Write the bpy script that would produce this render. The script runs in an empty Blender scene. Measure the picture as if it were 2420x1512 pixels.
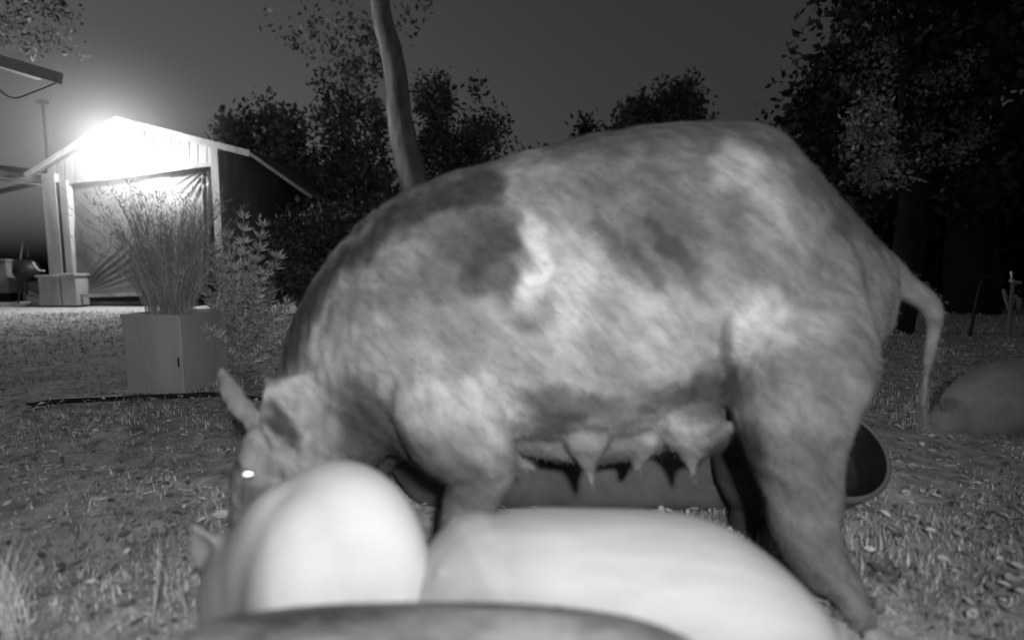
import bpy, bmesh, math, random
import numpy as np
from mathutils import Vector, Matrix, noise as mn
random.seed(11); np.random.seed(11)
R = math.radians
sc = bpy.context.scene
COL = sc.collection

# ------------------------------------------------------------------ camera, sky, lamps, exposure
H = 0.60                    # lens height above the ground
FPX = 1210.0                # focal length in pixels of a 2420 px wide picture
PITCH = math.atan((756-640)/FPX)
cam_d = bpy.data.cameras.new('camera'); cam = bpy.data.objects.new('camera', cam_d); COL.objects.link(cam)
cam.location = (0, 0, H); cam.rotation_euler = (math.pi/2-PITCH, 0, 0)
cam_d.sensor_width = 36; cam_d.lens = 18.0; cam_d.clip_start = 0.02; cam_d.clip_end = 300
cam_d.dof.use_dof = True; cam_d.dof.focus_distance = 2.3; cam_d.dof.aperture_fstop = 1.5
sc.camera = cam
w = bpy.data.worlds.new('World'); sc.world = w; w.use_nodes = True
nt = w.node_tree; nt.nodes.clear()
sky = nt.nodes.new('ShaderNodeTexSky'); sky.sky_type = 'NISHITA'; sky.sun_disc = False
sky.sun_elevation = R(-3.0); sky.sun_rotation = R(-65); sky.dust_density = 3; sky.air_density = 1.5
bw = nt.nodes.new('ShaderNodeRGBToBW'); bg = nt.nodes.new('ShaderNodeBackground'); wo = nt.nodes.new('ShaderNodeOutputWorld')
bg.inputs['Strength'].default_value = 0.85
nt.links.new(sky.outputs[0], bw.inputs[0]); nt.links.new(bw.outputs[0], bg.inputs[0]); nt.links.new(bg.outputs[0], wo.inputs[0])
# the camera's own infrared illuminator, a hand's breadth right of and behind the lens
ld = bpy.data.lights.new('infrared_lamp', 'SPOT'); ld.energy = 72; ld.spot_size = R(140); ld.spot_blend = 1.0; ld.shadow_soft_size = 0.035
lo = bpy.data.objects.new('infrared_lamp', ld); COL.objects.link(lo)
lo.location = (0.12, -0.26, H+0.21); lo.rotation_euler = (R(90-3), 0, R(6))
sc.view_settings.view_transform = 'Standard'; sc.view_settings.look = 'None'; sc.view_settings.exposure = 0; sc.view_settings.gamma = 1
sc.cycles.use_denoising = True
sc.cycles.volume_step_rate = 2.0
sc.cycles.max_bounces = 5; sc.cycles.diffuse_bounces = 3; sc.cycles.transparent_max_bounces = 12

# ------------------------------------------------------------------ helpers
CF = Vector((0, math.cos(PITCH), -math.sin(PITCH))); CU = Vector((0, math.sin(PITCH), math.cos(PITCH))); CX = Vector((1, 0, 0))
def P(x, y, d):
    """point at distance d ahead of the lens that the picture shows at x, y (2420 x 1512)"""
    return Vector((0, 0, H)) + d*(CF + (x-1210)/FPX*CX + (756-y)/FPX*CU)
def G(x, y):
    r = CF + (x-1210)/FPX*CX + (756-y)/FPX*CU
    t = -H/r.z
    return Vector((0, 0, H)) + t*r
def px(v):
    q = v-Vector((0, 0, H)); d = q.dot(CF)
    return 1210+FPX*q.x/d, 756-FPX*q.dot(CU)/d

def mat(name, c, rough=0.85, noise_scale=None, c2=None, bump=0, stretch=(1, 1, 1), detail=6, spec=0.3, metallic=0, attr=None, ramp=(0.35, 0.65), emit=None, trans=0):
    m = bpy.data.materials.new(name); m.use_nodes = True
    n = m.node_tree.nodes; l = m.node_tree.links; b = n['Principled BSDF']
    b.inputs['Roughness'].default_value = rough; b.inputs['Specular IOR Level'].default_value = spec; b.inputs['Metallic'].default_value = metallic
    b.inputs['Base Color'].default_value = (c, c, c, 1)
    if emit:
        b.inputs['Emission Color'].default_value = (1, 1, 1, 1); b.inputs['Emission Strength'].default_value = emit
    if trans: b.inputs['Transmission Weight'].default_value = trans
    if noise_scale:
        tc = n.new('ShaderNodeTexCoord'); mp = n.new('ShaderNodeMapping'); mp.inputs['Scale'].default_value = stretch
        tx = n.new('ShaderNodeTexNoise'); tx.inputs['Scale'].default_value = noise_scale; tx.inputs['Detail'].default_value = detail; tx.inputs['Roughness'].default_value = 0.65
        l.new(tc.outputs['Object'], mp.inputs[0]); l.new(mp.outputs[0], tx.inputs['Vector'])
        rp = n.new('ShaderNodeValToRGB'); c2 = c if c2 is None else c2
        rp.color_ramp.elements[0].position = ramp[0]; rp.color_ramp.elements[1].position = ramp[1]
        rp.color_ramp.elements[0].color = (c, c, c, 1); rp.color_ramp.elements[1].color = (c2, c2, c2, 1)
        l.new(tx.outputs['Fac'], rp.inputs[0])
        out = rp.outputs[0]
        if attr:
            at = n.new('ShaderNodeAttribute'); at.attribute_name = attr
            mx = n.new('ShaderNodeMix'); mx.data_type = 'RGBA'; mx.blend_type = 'MULTIPLY'; mx.inputs[0].default_value = 1
            l.new(out, mx.inputs[6]); l.new(at.outputs['Fac'], mx.inputs[7]); out = mx.outputs[2]
        l.new(out, b.inputs['Base Color'])
        if bump:
            bp = n.new('ShaderNodeBump'); bp.inputs['Strength'].default_value = bump; bp.inputs['Distance'].default_value = 0.01
            l.new(tx.outputs['Fac'], bp.inputs['Height']); l.new(bp.outputs[0], b.inputs['Normal'])
    elif attr:
        at = n.new('ShaderNodeAttribute'); at.attribute_name = attr
        l.new(at.outputs['Fac'], b.inputs['Base Color'])
    return m

def tag(o, label=None, cat=None, group=None, kind=None):
    if label: o['label'] = label
    if cat: o['category'] = cat
    if group: o['group'] = group
    if kind: o['kind'] = kind
    return o
def empty(name, loc, label, cat, group=None):
    o = bpy.data.objects.new(name, None); COL.objects.link(o); o.location = loc; o.empty_display_size = 0.1
    return tag(o, label, cat, group)
def link(name, me, m, parent=None, smooth=True, bevel=0):
    me.materials.clear(); me.materials.append(m)
    if smooth:
        me.polygons.foreach_set('use_smooth', [True]*len(me.polygons))
    o = bpy.data.objects.new(name, me); COL.objects.link(o)
    if parent:
        o.parent = parent
        base = parent
        off = Vector((0, 0, 0))
        while base: off += base.location; base = base.parent
        me.transform(Matrix.Translation(-off))
    if bevel:
        b = o.modifiers.new('bevel', 'BEVEL'); b.width = bevel; b.segments = 2; b.limit_method = 'ANGLE'
    return o
def mesh(name, v, f):
    me = bpy.data.meshes.new(name); me.from_pydata([tuple(a) for a in v], [], f); me.update(); return me
class MB:
    def __init__(s): s.v = []; s.f = []
    def add(s, v, f):
        b = len(s.v); s.v += [Vector(a) for a in v]; s.f += [tuple(i+b for i in q) for q in f]; return s
    def hexa(s, p):      # 8 corners: 4 bottom ring, 4 top ring
        return s.add(p, [(3, 2, 1, 0), (4, 5, 6, 7), (0, 1, 5, 4), (1, 2, 6, 5), (2, 3, 7, 6), (3, 0, 4, 7)])
    def box(s, c, size, rz=0):
        x, y, z = [a/2 for a in size]; m = Matrix.Rotation(rz, 3, 'Z'); c = Vector(c)
        return s.hexa([c+m@Vector(q) for q in ((-x, -y, -z), (x, -y, -z), (x, y, -z), (-x, y, -z), (-x, -y, z), (x, -y, z), (x, y, z), (-x, y, z))])
    def beam(s, a, b, t, h, up=Vector((0, 0, 1))):   # a bar of rectangular section from a to b
        a = Vector(a); b = Vector(b); d = (b-a).normalized(); r = d.cross(up).normalized()*t/2; u = r.cross(d).normalized()*h/2
        return s.hexa([a-r-u, a+r-u, b+r-u, b-r-u, a-r+u, a+r+u, b+r+u, b-r+u])
    def tube(s, pts, rad, n=14, sub=4, squash=1.0):
        v, f = tube(pts, rad, n, sub); return s.add(v, f)
    def done(s, name): return mesh(name, s.v, s.f)
def cr(a, b, c, d, t):
    return 0.5*((2*b)+(c-a)*t+(2*a-5*b+4*c-d)*t*t+(3*b-a-3*c+d)*t**3)
def spline(a, sub):
    a = list(a); e = [2*a[0]-a[1]]+a+[2*a[-1]-a[-2]]; o = []
    for i in range(1, len(e)-2):
        for k in range(sub): o.append(cr(e[i-1], e[i], e[i+1], e[i+2], k/sub))
    o.append(a[-1]); return o
def tube(pts, rad, n=14, sub=4):
    pts = spline([Vector(p) for p in pts], sub); rad = spline([float(r) for r in rad], sub)
    # rounded ends
    def cap(p, d, r, out):
        return [(p+d*r*math.sin(k*math.pi/8)*out, r*math.cos(k*math.pi/8)) for k in (1, 2, 3)]
    d0 = (pts[0]-pts[1]).normalized(); d1 = (pts[-1]-pts[-2]).normalized()
    ring = list(reversed(cap(pts[0], d0, rad[0], 1)))+list(zip(pts, rad))+cap(pts[-1], d1, rad[-1], 1)
    v = []; f = []; N = len(ring); ref = Vector((0, 1, 0))
    dd = (ring[1][0]-ring[0][0]).normalized()
    if abs(dd.dot(ref)) > .9: ref = Vector((1, 0, 0))
    for i, (p, r) in enumerate(ring):
        d = (ring[min(i+1, N-1)][0]-ring[max(i-1, 0)][0]).normalized()
        a = (ref-d*ref.dot(d)).normalized(); b = d.cross(a); ref = a
        for k in range(n):
            t = 2*math.pi*k/n; v.append(p+a*r*math.cos(t)+b*r*math.sin(t))
    for i in range(N-1):
        for k in range(n): f.append((i*n+k, i*n+(k+1) % n, (i+1)*n+(k+1) % n, (i+1)*n+k))
    f.append(tuple(range(n-1, -1, -1))); f.append(tuple((N-1)*n+k for k in range(n)))
    return v, f
def loft(secs, n=28, sub=5, lat=Vector((0, 1, 0)), ex=2.2):
    """closed trunk from (top point, bottom point, half width) sections"""
    T = spline([s[0] for s in secs], sub); B = spline([s[1] for s in secs], sub); W = spline([float(s[2]) for s in secs], sub)
    L = spline([(s[3] if len(s) > 3 else lat) for s in secs], sub)
    v = []; f = []
    for t, b, ww, l in zip(T, B, W, L):
        c = (t+b)/2; a = (t-b)/2; l = (l-a*(l.dot(a)/a.dot(a))).normalized()
        for k in range(n):
            th = 2*math.pi*k/n; cs, sn = math.cos(th), math.sin(th)
            cs = math.copysign(abs(cs)**(2/ex), cs); sn = math.copysign(abs(sn)**(2/ex), sn)
            v.append(c+a*cs+l*ww*sn)
    N = len(T)
    for i in range(N-1):
        for k in range(n): f.append((i*n+k, i*n+(k+1) % n, (i+1)*n+(k+1) % n, (i+1)*n+k))
    f.append(tuple(range(n-1, -1, -1))); f.append(tuple((N-1)*n+k for k in range(n)))
    return v, f
def ell(c, rx, ry, rz, rot=None, seg=20):
    bm = bmesh.new(); bmesh.ops.create_uvsphere(bm, u_segments=seg, v_segments=seg//2+2, radius=1)
    m = Matrix.Diagonal((rx, ry, rz)).to_3x3()
    if rot: m = rot.to_3x3()@m
    v = [Vector(c)+m@q.co for q in bm.verts]; f = [tuple(a.index for a in q.verts) for q in bm.faces]; bm.free()
    return v, f
def weld(name, mb, voxel, smooth_it=8, fac=.5):
    """unite overlapping closed shells into one continuous skin"""
    me = mb.done(name+'_raw')
    bm = bmesh.new(); bm.from_mesh(me); bmesh.ops.recalc_face_normals(bm, faces=bm.faces); bm.to_mesh(me); bm.free()
    o = bpy.data.objects.new('tmp', me); COL.objects.link(o)
    r = o.modifiers.new('r', 'REMESH'); r.mode = 'VOXEL'; r.voxel_size = voxel
    s = o.modifiers.new('s', 'SMOOTH'); s.factor = fac; s.iterations = smooth_it
    dg = bpy.context.evaluated_depsgraph_get(); dg.update()
    out = bpy.data.meshes.new_from_object(o.evaluated_get(dg)); out.name = name
    bpy.data.objects.remove(o); bpy.data.meshes.remove(me)
    return out
def set_attr(me, name, vals):
    a = me.attributes.new(name, 'FLOAT', 'POINT'); a.data.foreach_set('value', vals)
def fbm(v, s, o=4): return mn.fractal(Vector(v)*s, 1.0, 2.0, o)
def hairs(name, me, count, length, width, fall, attr_vals=None, rnd=.35, keep=None, val=1.0, vr=(.6, 1.5)):
    """short bristles lying back over the skin, one mesh"""
    n = len(me.vertices); co = np.empty(n*3); me.vertices.foreach_get('co', co); co = co.reshape(-1, 3)
    no = np.empty(n*3); me.vertex_normals.foreach_get('vector', no); no = no.reshape(-1, 3)
    idx = np.random.randint(0, n, count); p = co[idx]+np.random.normal(0, .003, (count, 3)); nn = no[idx]
    if keep is not None:
        k = keep(p, nn); idx = idx[k]; p = p[k]; nn = nn[k]; count = len(idx)
    fl = fall(p); fl = fl+np.random.normal(0, rnd, (count, 3))
    tg = fl-nn*(fl*nn).sum(1)[:, None]; tg /= np.linalg.norm(tg, axis=1)[:, None]+1e-9
    L = length*np.random.uniform(.5, 1.4, count)[:, None]
    sd = np.cross(tg, nn)*width*.5
    p = p-nn*.001
    a = p-sd; b = p+sd; m1 = p+tg*L*.5+nn*L*.22; c = p+tg*L+nn*L*.18
    V = np.stack([a, b, m1+sd*.7, m1-sd*.7, c], 1).reshape(-1, 3)
    F = []
    for i in range(count):
        q = i*5; F.append((q, q+1, q+2, q+3)); F.append((q+3, q+2, q+4))
    m = bpy.data.meshes.new(name); m.from_pydata(V.tolist(), [], F)
    base = np.asarray(attr_vals)[idx] if attr_vals is not None else np.full(count, val)
    set_attr(m, 'coat', np.repeat(base*np.random.uniform(*vr, count), 5))
    return m

# ------------------------------------------------------------------ materials
M = {}
M['ground'] = mat('soil', .3, .95, 14, .75, bump=.9, detail=9)
M['slab'] = mat('concrete', .42, .8, 6, .58, bump=.2)
M['wood'] = mat('painted_boards', .27, .6, 5, .48, stretch=(1, 1, .15), bump=.15)
M['wood_dull'] = mat('weathered_boards', .22, .8, 6, .34, stretch=(1, 1, .2), bump=.2)
M['paint'] = mat('white_paint', .8, .5, 5, .9)
M['roof'] = mat('roof_sheet', .12, .7, 8, .2)
M['tarp'] = mat('plastic_tarp', .13, .5, 3, .18, spec=.5, bump=.1)
M['dark'] = mat('dark_void', .02, .9, 6, .035)
M['black'] = mat('black_rubber', .018, .5, 9, .03, spec=.4)
M['rubber'] = mat('grey_rubber', .13, .6, 9, .2)
M['metal'] = mat('bare_metal', .7, .35, 8, .85, metallic=.8)
M['planter'] = mat('planter_sheet', .46, .7, 3.5, .68, stretch=(1, 1, .3), bump=.1)
M['pot_soil'] = mat('potting_soil', .03, .95, 30, .06, bump=.5)
M['bark'] = mat('bark', .25, .9, 6, .6, stretch=(1, 1, .2), bump=1.0)
M['dark_bark'] = mat('dark_bark', .012, .9, 5, .03, stretch=(1, 1, .25), bump=.8)
M['leaf_dark'] = mat('dark_leaves', .12, .7, 3, .34, attr='coat')
M['leaf_mid'] = mat('grey_leaves', .3, .7, 3, .6, attr='coat')
M['leaf_pale'] = mat('pale_leaves', .2, .7, 3, .45, attr='coat')
M['blade'] = mat('grass_blades', .6, .7, 2, .95, attr='coat')
M['litter'] = mat('dry_leaves', .55, .8, 4, .95, attr='coat')
M['feather'] = mat('feathery_leaves', .5, .7, 5, .8, attr='coat')
M['sow'] = mat('sow_skin', .62, .75, 36, 1.2, bump=.35, attr='coat', stretch=(3.2, 1.5, 1.0), ramp=(.34, .66), spec=.25)
for nd in M['sow'].node_tree.nodes:
    if nd.type == 'MAPPING': nd.vector_type = 'TEXTURE'; nd.inputs['Rotation'].default_value = (0, .72, 0)
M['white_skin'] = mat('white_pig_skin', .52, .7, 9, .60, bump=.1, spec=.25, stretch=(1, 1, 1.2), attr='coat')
M['dull_skin'] = mat('dull_white_skin', .38, .7, 11, .50, bump=.1, spec=.25, stretch=(.35, 1, 1.3), attr='coat')  # darker, streaked white for the right-hand pig
M['mottled'] = mat('mottled_skin', .06, .75, 20, .32, bump=.4, stretch=(.35, 1, 1.5), spec=.25, ramp=(.38, .62))
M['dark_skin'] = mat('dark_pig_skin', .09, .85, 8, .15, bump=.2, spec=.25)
M['grey_skin'] = mat('grey_pig_skin', .26, .7, 8, .38, bump=.2, spec=.25)
M['bristle'] = mat('bristles', .9, .5, attr='coat')
M['hoof'] = mat('hoof_horn', .14, .6, 12, .3)
M['eye'] = mat('eye_shine', .98, .38, metallic=1.0)
M['eye_dark'] = mat('dark_eye', .01, .15, spec=.6)
M['bin'] = mat('grey_plastic', .25, .6, 4, .3)
M['lamp_glass'] = mat('lamp_glass', .9, .4, emit=60)

# ------------------------------------------------------------------ ground
def ground():
    xs = np.concatenate([np.linspace(-60, -6, 20)[:-1], np.linspace(-6, 6, 260), np.linspace(6, 60, 20)[1:]])
    ys = np.concatenate([np.linspace(-2, .3, 10)[:-1], np.linspace(.3, 6, 200), np.linspace(6, 12, 60)[1:], np.linspace(12, 120, 30)[1:]])
    v = []; f = []
    for y in ys:
        for x in xs:
            z = 0
            if abs(x) < 7 and y < 12:
                z = .016*mn.fractal(Vector((x*1.4, y*1.4, 0)), 1, 2, 5)+.008*mn.noise(Vector((x*9, y*9, 3)))+.012*mn.noise(Vector((x*4, y*4, 6)))
            v.append((x, y, z))
    nx = len(xs)
    for j in range(len(ys)-1):
        for i in range(nx-1): a = j*nx+i; f.append((a, a+1, a+nx+1, a+nx))
    return tag(link('ground', mesh('ground', v, f), M['ground']), kind='structure')
ground()

def blades():
    v = []; f = []; c = []
    def blade(p, h, wd, a, lean, val):
        b = len(v); s = Vector((math.cos(a), math.sin(a), 0))*wd/2; t = Vector((-math.sin(a), math.cos(a), 0))*lean*h
        v.extend([p-s, p+s, p+s*.7+t*.35+Vector((0, 0, h*.6)), p-s*.7+t*.35+Vector((0, 0, h*.6)), p+t+Vector((0, 0, h))])
        f.append((b, b+1, b+2, b+3)); f.append((b+3, b+2, b+4)); c.extend([val]*5)
    n = 0
    while n < 90000:
        y = .55+8.0*random.random()**1.7; x = random.uniform(-1.12, 1.12)*(y+.25)
        if y > 7.3 and x < -2.6: continue
        dens = mn.noise(Vector((x*2.1, y*2.1, 7)))+.5*mn.noise(Vector((x*7, y*7, 1)))
        if dens < random.uniform(-.35, .45): 
            if random.random() < .7: continue
        n += 1
        k = 1+.25*y
        h = random.uniform(.004, .016)*k*(1+max(0, dens))
        blade(Vector((x, y, -.004)), h, random.uniform(.0014, .0036)*k, random.uniform(0, 6.28), random.uniform(-1.2, 1.2), random.uniform(.3, 1.2)*(.9+.7*mn.noise(Vector((x*4, y*4, 5)))+.4*mn.noise(Vector((x*13, y*13, 8)))))
    me = mesh('grass', v, f); set_attr(me, 'coat', c)
    return tag(link('grass', me, M['blade'], smooth=False), kind='stuff')
blades()
def litter():
    v = []; f = []; c = []
    for i in range(15000):
        y = .6+6.5*random.random()**1.5; x = random.uniform(-1.12, 1.12)*(y+.25)
        k = 1+.12*y; L = random.uniform(.003, .012)*k; W = L*random.uniform(.3, .65)
        if random.random() < .015: L *= 1.8; W *= 1.5
        e = Matrix.Rotation(random.uniform(0, 6.28), 3, 'Z')@Matrix.Rotation(random.uniform(-.9, .9), 3, 'X')@Matrix.Rotation(random.uniform(-.5, .5), 3, 'Y')
        p = Vector((x, y, .010+random.uniform(0, .014))); b = len(v); cu = random.uniform(.1, .5)*W
        for q in ((-L, 0, 0), (-.3*L, -W, cu), (.4*L, -.8*W, cu), (L, 0, 0), (.4*L, .8*W, cu), (-.3*L, W, cu)): v.append(p+e@Vector(q))
        f += [(b, b+1, b+2, b+3), (b, b+3, b+4, b+5)]
        c += [random.choice((.2, .4, .55, .7, .85, 1.0))]*6
    me = mesh('leaf_litter', v, f); set_attr(me, 'coat', c)
    return tag(link('leaf_litter', me, M['litter'], smooth=False), kind='stuff')
litter()

# ------------------------------------------------------------------ animals
def pig_leg(mb, pts, rad, hoof=None):
    mb.tube(pts, rad, 16, 4)
    foot = Vector(pts[-1]); r = rad[-1]
def hooves(parent, foot, fwd, s):
    """two toes and two dewclaws on one foot, touching the ground"""
    fwd = Vector(fwd).normalized(); side = Vector((-fwd.y, fwd.x, 0)); m = MB()
    for k in (-1, 1):
        b = Vector((foot.x, foot.y, 0))+side*k*.014*s
        base = [b+fwd*q[0]*s+side*q[1]*s+Vector((0, 0, q[2]*s)) for q in
                ((-.018, -.012, 0), (.034, -.009, 0), (.034, .009, 0), (-.018, .012, 0), (-.014, -.010, .042), (.008, -.008, .034), (.008, .008, .034), (-.014, .010, .042))]
        m.hexa(base)
        d = Vector((foot.x, foot.y, 0))-fwd*.026*s+side*k*.018*s+Vector((0, 0, .045*s))
        m.add(*ell(d, .008*s, .008*s, .013*s, seg=8))
    return link('hoof', m.done('hoof'), M['hoof'], parent, bevel=.002)
def ear(mb, base, tip, width, nrm, cup=.35, thick=.006):
    """cupped leaf-shaped ear as a closed shell"""
    base = Vector(base); tip = Vector(tip); ax = tip-base; L = ax.length; ax.normalize()
    nrm = Vector(nrm); nrm = (nrm-ax*nrm.dot(ax)).normalized(); sd = ax.cross(nrm)
    nu, nv = 9, 9; top = []; bot = []
    for i in range(nu):
        u = i/(nu-1); hw = width/2*(math.sin(math.pi*(.22+.78*u))**1.05)
        hw = max(hw, .004)
        for j in range(nv):
            s = (j/(nv-1)-.5)*2
            p = base+ax*L*u+sd*hw*s+nrm*(cup*width*(s*s-.5)*(1-.5*u)+.12*L*u*u)
            top.append(p+nrm*thick); bot.append(p-nrm*thick)
    v = top+bot; K = nu*nv; f = []
    for i in range(nu-1):
        for j in range(nv-1):
            a = i*nv+j; f.append((a, a+1, a+nv+1, a+nv)); f.append((K+a, K+a+nv, K+a+nv+1, K+a+1))
    for i in range(nu-1):
        a = i*nv; f.append((a, a+nv, K+a+nv, K+a)); a = i*nv+nv-1; f.append((a, K+a, K+a+nv, a+nv))
    for j in range(nv-1):
        f.append((j, K+j, K+j+1, j+1)); a = (nu-1)*nv+j; f.append((a, a+1, K+a+1, K+a))
    mb.add(v, f)

# ---- the sow
SD = 1.06
def sow():
    root = empty('sow', (P(1400, 900, SD).x, SD, 0), 'huge grey blotched sow with hanging teats grazing head down across the middle of the picture', 'pig')
    mb = MB()
    secs = [((672, 880), (800, 1060), .075), ((715, 735), (830, 1075), .115), ((800, 600), (900, 1070), .150), ((900, 503), (990, 1060), .175), ((1010, 440), (1095, 1050), .19),
            ((1130, 400), (1200, 1045), .20), ((1280, 357), (1320, 1050), .212), ((1440, 322), (1450, 1040), .222), ((1580, 306), (1580, 1000), .222),
            ((1700, 300), (1700, 960), .215), ((1785, 312), (1820, 950), .185), ((1870, 388), (1915, 930), .15), ((1975, 495), (2000, 880), .115), ((2080, 600), (2072, 800), .065)]
    mb.add(*loft([(P(*t, SD), P(*b, SD), ww) for t, b, ww in secs], 36, 5))
    # haunch and near hind leg
    mb.add(*ell(P(1860, 740, 1.01), .135, .13, .22, seg=24))
    mb.tube([P(1895, 720, .99), P(1885, 850, .93), P(1872, 960, .91), P(1876, 1060, .905), P(1892, 1160, .905), P(1905, 1250, .90), P(1940, 1330, .885), P(1998, 1390, .875), P(2018, 1430, .868)],
            [.11, .125, .106, .084, .066, .058, .046, .031, .028], 22, 4)
    # far hind leg
    mb.tube([P(1800, 900, 1.14), P(1760, 1030, 1.18), P(1745, 1130, 1.18), P(1775, 1190, 1.18), P(1760, 1235, 1.18)], [.13, .08, .05, .042, .036], 18, 4)
    # shoulder, near foreleg stepping forward
    mb.add(*ell(P(1060, 880, 1.0), .16, .13, .20, seg=24))
    mb.tube([P(1060, 890, .98), P(1075, 1000, .91), P(1122, 1070, .895), P(1140, 1110, .895), P(1112, 1190, .90), P(1080, 1280, .90), P(1062, 1350, .905), P(1045, 1410, .905)],
            [.13, .098, .078, .062, .050, .040, .034, .032], 20, 4)
    # far foreleg
    mb.tube([P(960, 950, 1.14), P(890, 1050, 1.17), P(870, 1140, 1.18), P(872, 1235, 1.18)], [.11, .07, .048, .036], 18, 4)
    # head: skull, cheek, muzzle, snout disc
    mb.tube([P(760, 960, 1.04), P(722, 1035, 1.01), P(662, 1090, 1.0), P(628, 1170, .985), P(610, 1250, .97), P(600, 1320, .96), P(596, 1350, .955)],
            [.10, .088, .080, .066, .052, .044, .040], 24, 4)
    mb.tube([P(830, 1000, 1.03), P(760, 1080, 1.0), P(700, 1150, .985), P(660, 1230, .975)], [.10, .085, .06, .035], 20, 4)
    mb.tube([P(612, 1045, .95), P(590, 1085, .935), P(585, 1105, .925)], [.028, .022, .014], 12, 3)    # brow
    sn = P(592, 1372, .95); mb.add(*ell(sn, .044, .044, .018, seg=18))
    # ears
    ear(mb, P(775, 1035, .955), P(624, 882, .905), .155, Vector((.42, -1, .15)), cup=-.12)
    mb.tube([P(655, 1050, .985), P(612, 1003, .975), P(568, 958, .975), P(540, 915, .98), P(524, 876, .985)], [.03, .023, .019, .0165, .010], 14, 4)
    # belly, udder and teats
    mb.tube([P(1250, 1020, 1.02), P(1400, 1020, 1.02), P(1540, 990, 1.02), P(1660, 950, 1.02)], [.05, .065, .065, .055], 18, 4)
    for bx, by, tx, ty, d, r in ((1385, 1050, 1398, 1150, .955, .052), (1515, 1040, 1503, 1118, .985, .048), (1625, 1000, 1637, 1132, .955, .075),
                                 (1390, 1030, 1400, 1100, 1.10, .05), (1560, 1010, 1570, 1080, 1.12, .06), (1280, 1040, 1284, 1082, 1.02, .04)):
        if r > .07:
            mb.add(*ell(P(1630, 1010, .97), .078, .06, .055, Matrix.Rotation(.35, 4, 'Y'), seg=18))
        mb.tube([P(bx, by, d), P(bx+(tx-bx)*.45, by+(ty-by)*.45, d), P(bx+(tx-bx)*.72, by+(ty-by)*.72, d), P(tx, ty-8, d)], [r*.8, max(.019, r*.38), .0115, .0085], 14, 4)
    mb.tube([P(1185, 1078, .90), P(1222, 1092, .90), P(1250, 1101, .90), P(1274, 1106, .90)], [.03, .014, .0065, .0035], 12, 4)
    # tail
    mb.tube([P(2020, 620, 1.06), P(2090, 650, 1.055), P(2142, 680, 1.05), P(2190, 712, 1.045), P(2210, 750, 1.04), P(2204, 795, 1.04), P(2193, 850, 1.04), P(2186, 910, 1.04), P(2181, 960, 1.04)],
            [.062, .042, .027, .0205, .0165, .013, .010, .008, .006], 14, 4)
    me = weld('sow_body', mb, .0058, 7)
    # fine modelling of the skin
    n = len(me.vertices); co = np.empty(n*3); me.vertices.foreach_get('co', co); co = co.reshape(-1, 3)
    no = np.empty(n*3); me.vertex_normals.foreach_get('vector', no); no = no.reshape(-1, 3)
    blobs = [(1248, 600, 28, 75, 0, 1.7), (1195, 690, 50, 34, .6, 1.6), (1185, 455, 45, 25, -.5, 1.25), (1205, 520, 60, 20, .2, 1.3), (1290, 385, 60, 14, -.3, 1.3), (925, 850, 75, 50, .4, 1.35),
             (1080, 975, 110, 62, .1, 1.55), (885, 650, 40, 14, -.3, 1.3), (1742, 385, 38, 40, 0, 1.9), (1860, 470, 65, 70, .4, 1.6), (1300, 760, 90, 120, 0, 1.3), (1620, 760, 100, 95, 0, 1.45),
             (1795, 775, 48, 65, 0, 1.7), (705, 900, 62, 85, .1, 1.75), (1400, 700, 100, 60, 0, 1.2), (1625, 1030, 75, 45, -.5, 1.4), (590, 930, 40, 90, 0, 1.2), (1330, 500, 90, 60, 0, 1.15),
             (1565, 590, 75, 60, .6, .6), (1170, 600, 42, 75, 0, .55), (1340, 950, 75, 24, .1, .5), (1680, 925, 65, 34, -.4, .4), (1070, 1110, 55, 60, 0, .55), (830, 965, 55, 50, 0, .6), (1720, 830, 18, 60, 0, .4), (668, 1005, 16, 45, -.35, .2), (1580, 560, 12, 40, -.6, .5), (1540, 620, 12, 40, -.6, .5), (1610, 610, 12, 45, -.6, .5), (1450, 560, 14, 50, -.7, .7), (1180, 560, 26, 20, .3, .6),  # among these, painted shade in the ear hollow and the udder crease
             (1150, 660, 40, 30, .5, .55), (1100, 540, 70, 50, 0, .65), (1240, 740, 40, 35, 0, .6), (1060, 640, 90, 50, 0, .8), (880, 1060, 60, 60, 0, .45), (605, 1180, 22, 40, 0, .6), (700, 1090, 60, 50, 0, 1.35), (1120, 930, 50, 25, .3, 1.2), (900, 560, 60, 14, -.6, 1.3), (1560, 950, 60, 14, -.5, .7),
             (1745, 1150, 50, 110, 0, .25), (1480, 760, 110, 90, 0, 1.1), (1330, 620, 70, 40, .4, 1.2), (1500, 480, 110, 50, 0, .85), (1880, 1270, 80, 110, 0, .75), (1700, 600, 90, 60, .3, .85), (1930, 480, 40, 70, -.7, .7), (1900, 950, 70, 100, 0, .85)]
    band = [(650, 860), (722, 720), (790, 640), (870, 565), (960, 505), (1060, 465), (1150, 440)]
    band2 = [(1300, 356), (1440, 335), (1600, 322), (1740, 318), (1830, 345), (1960, 470), (2060, 570)]
    def pd(x, y, pl):
        b = 1e9
        for (x0, y0), (x1, y1) in zip(pl, pl[1:]):
            dx, dy = x1-x0, y1-y0; t = max(0, min(1, ((x-x0)*dx+(y-y0)*dy)/(dx*dx+dy*dy)))
            b = min(b, math.hypot(x-x0-t*dx, y-y0-t*dy))
        return b
    vals = np.empty(n)
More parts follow.
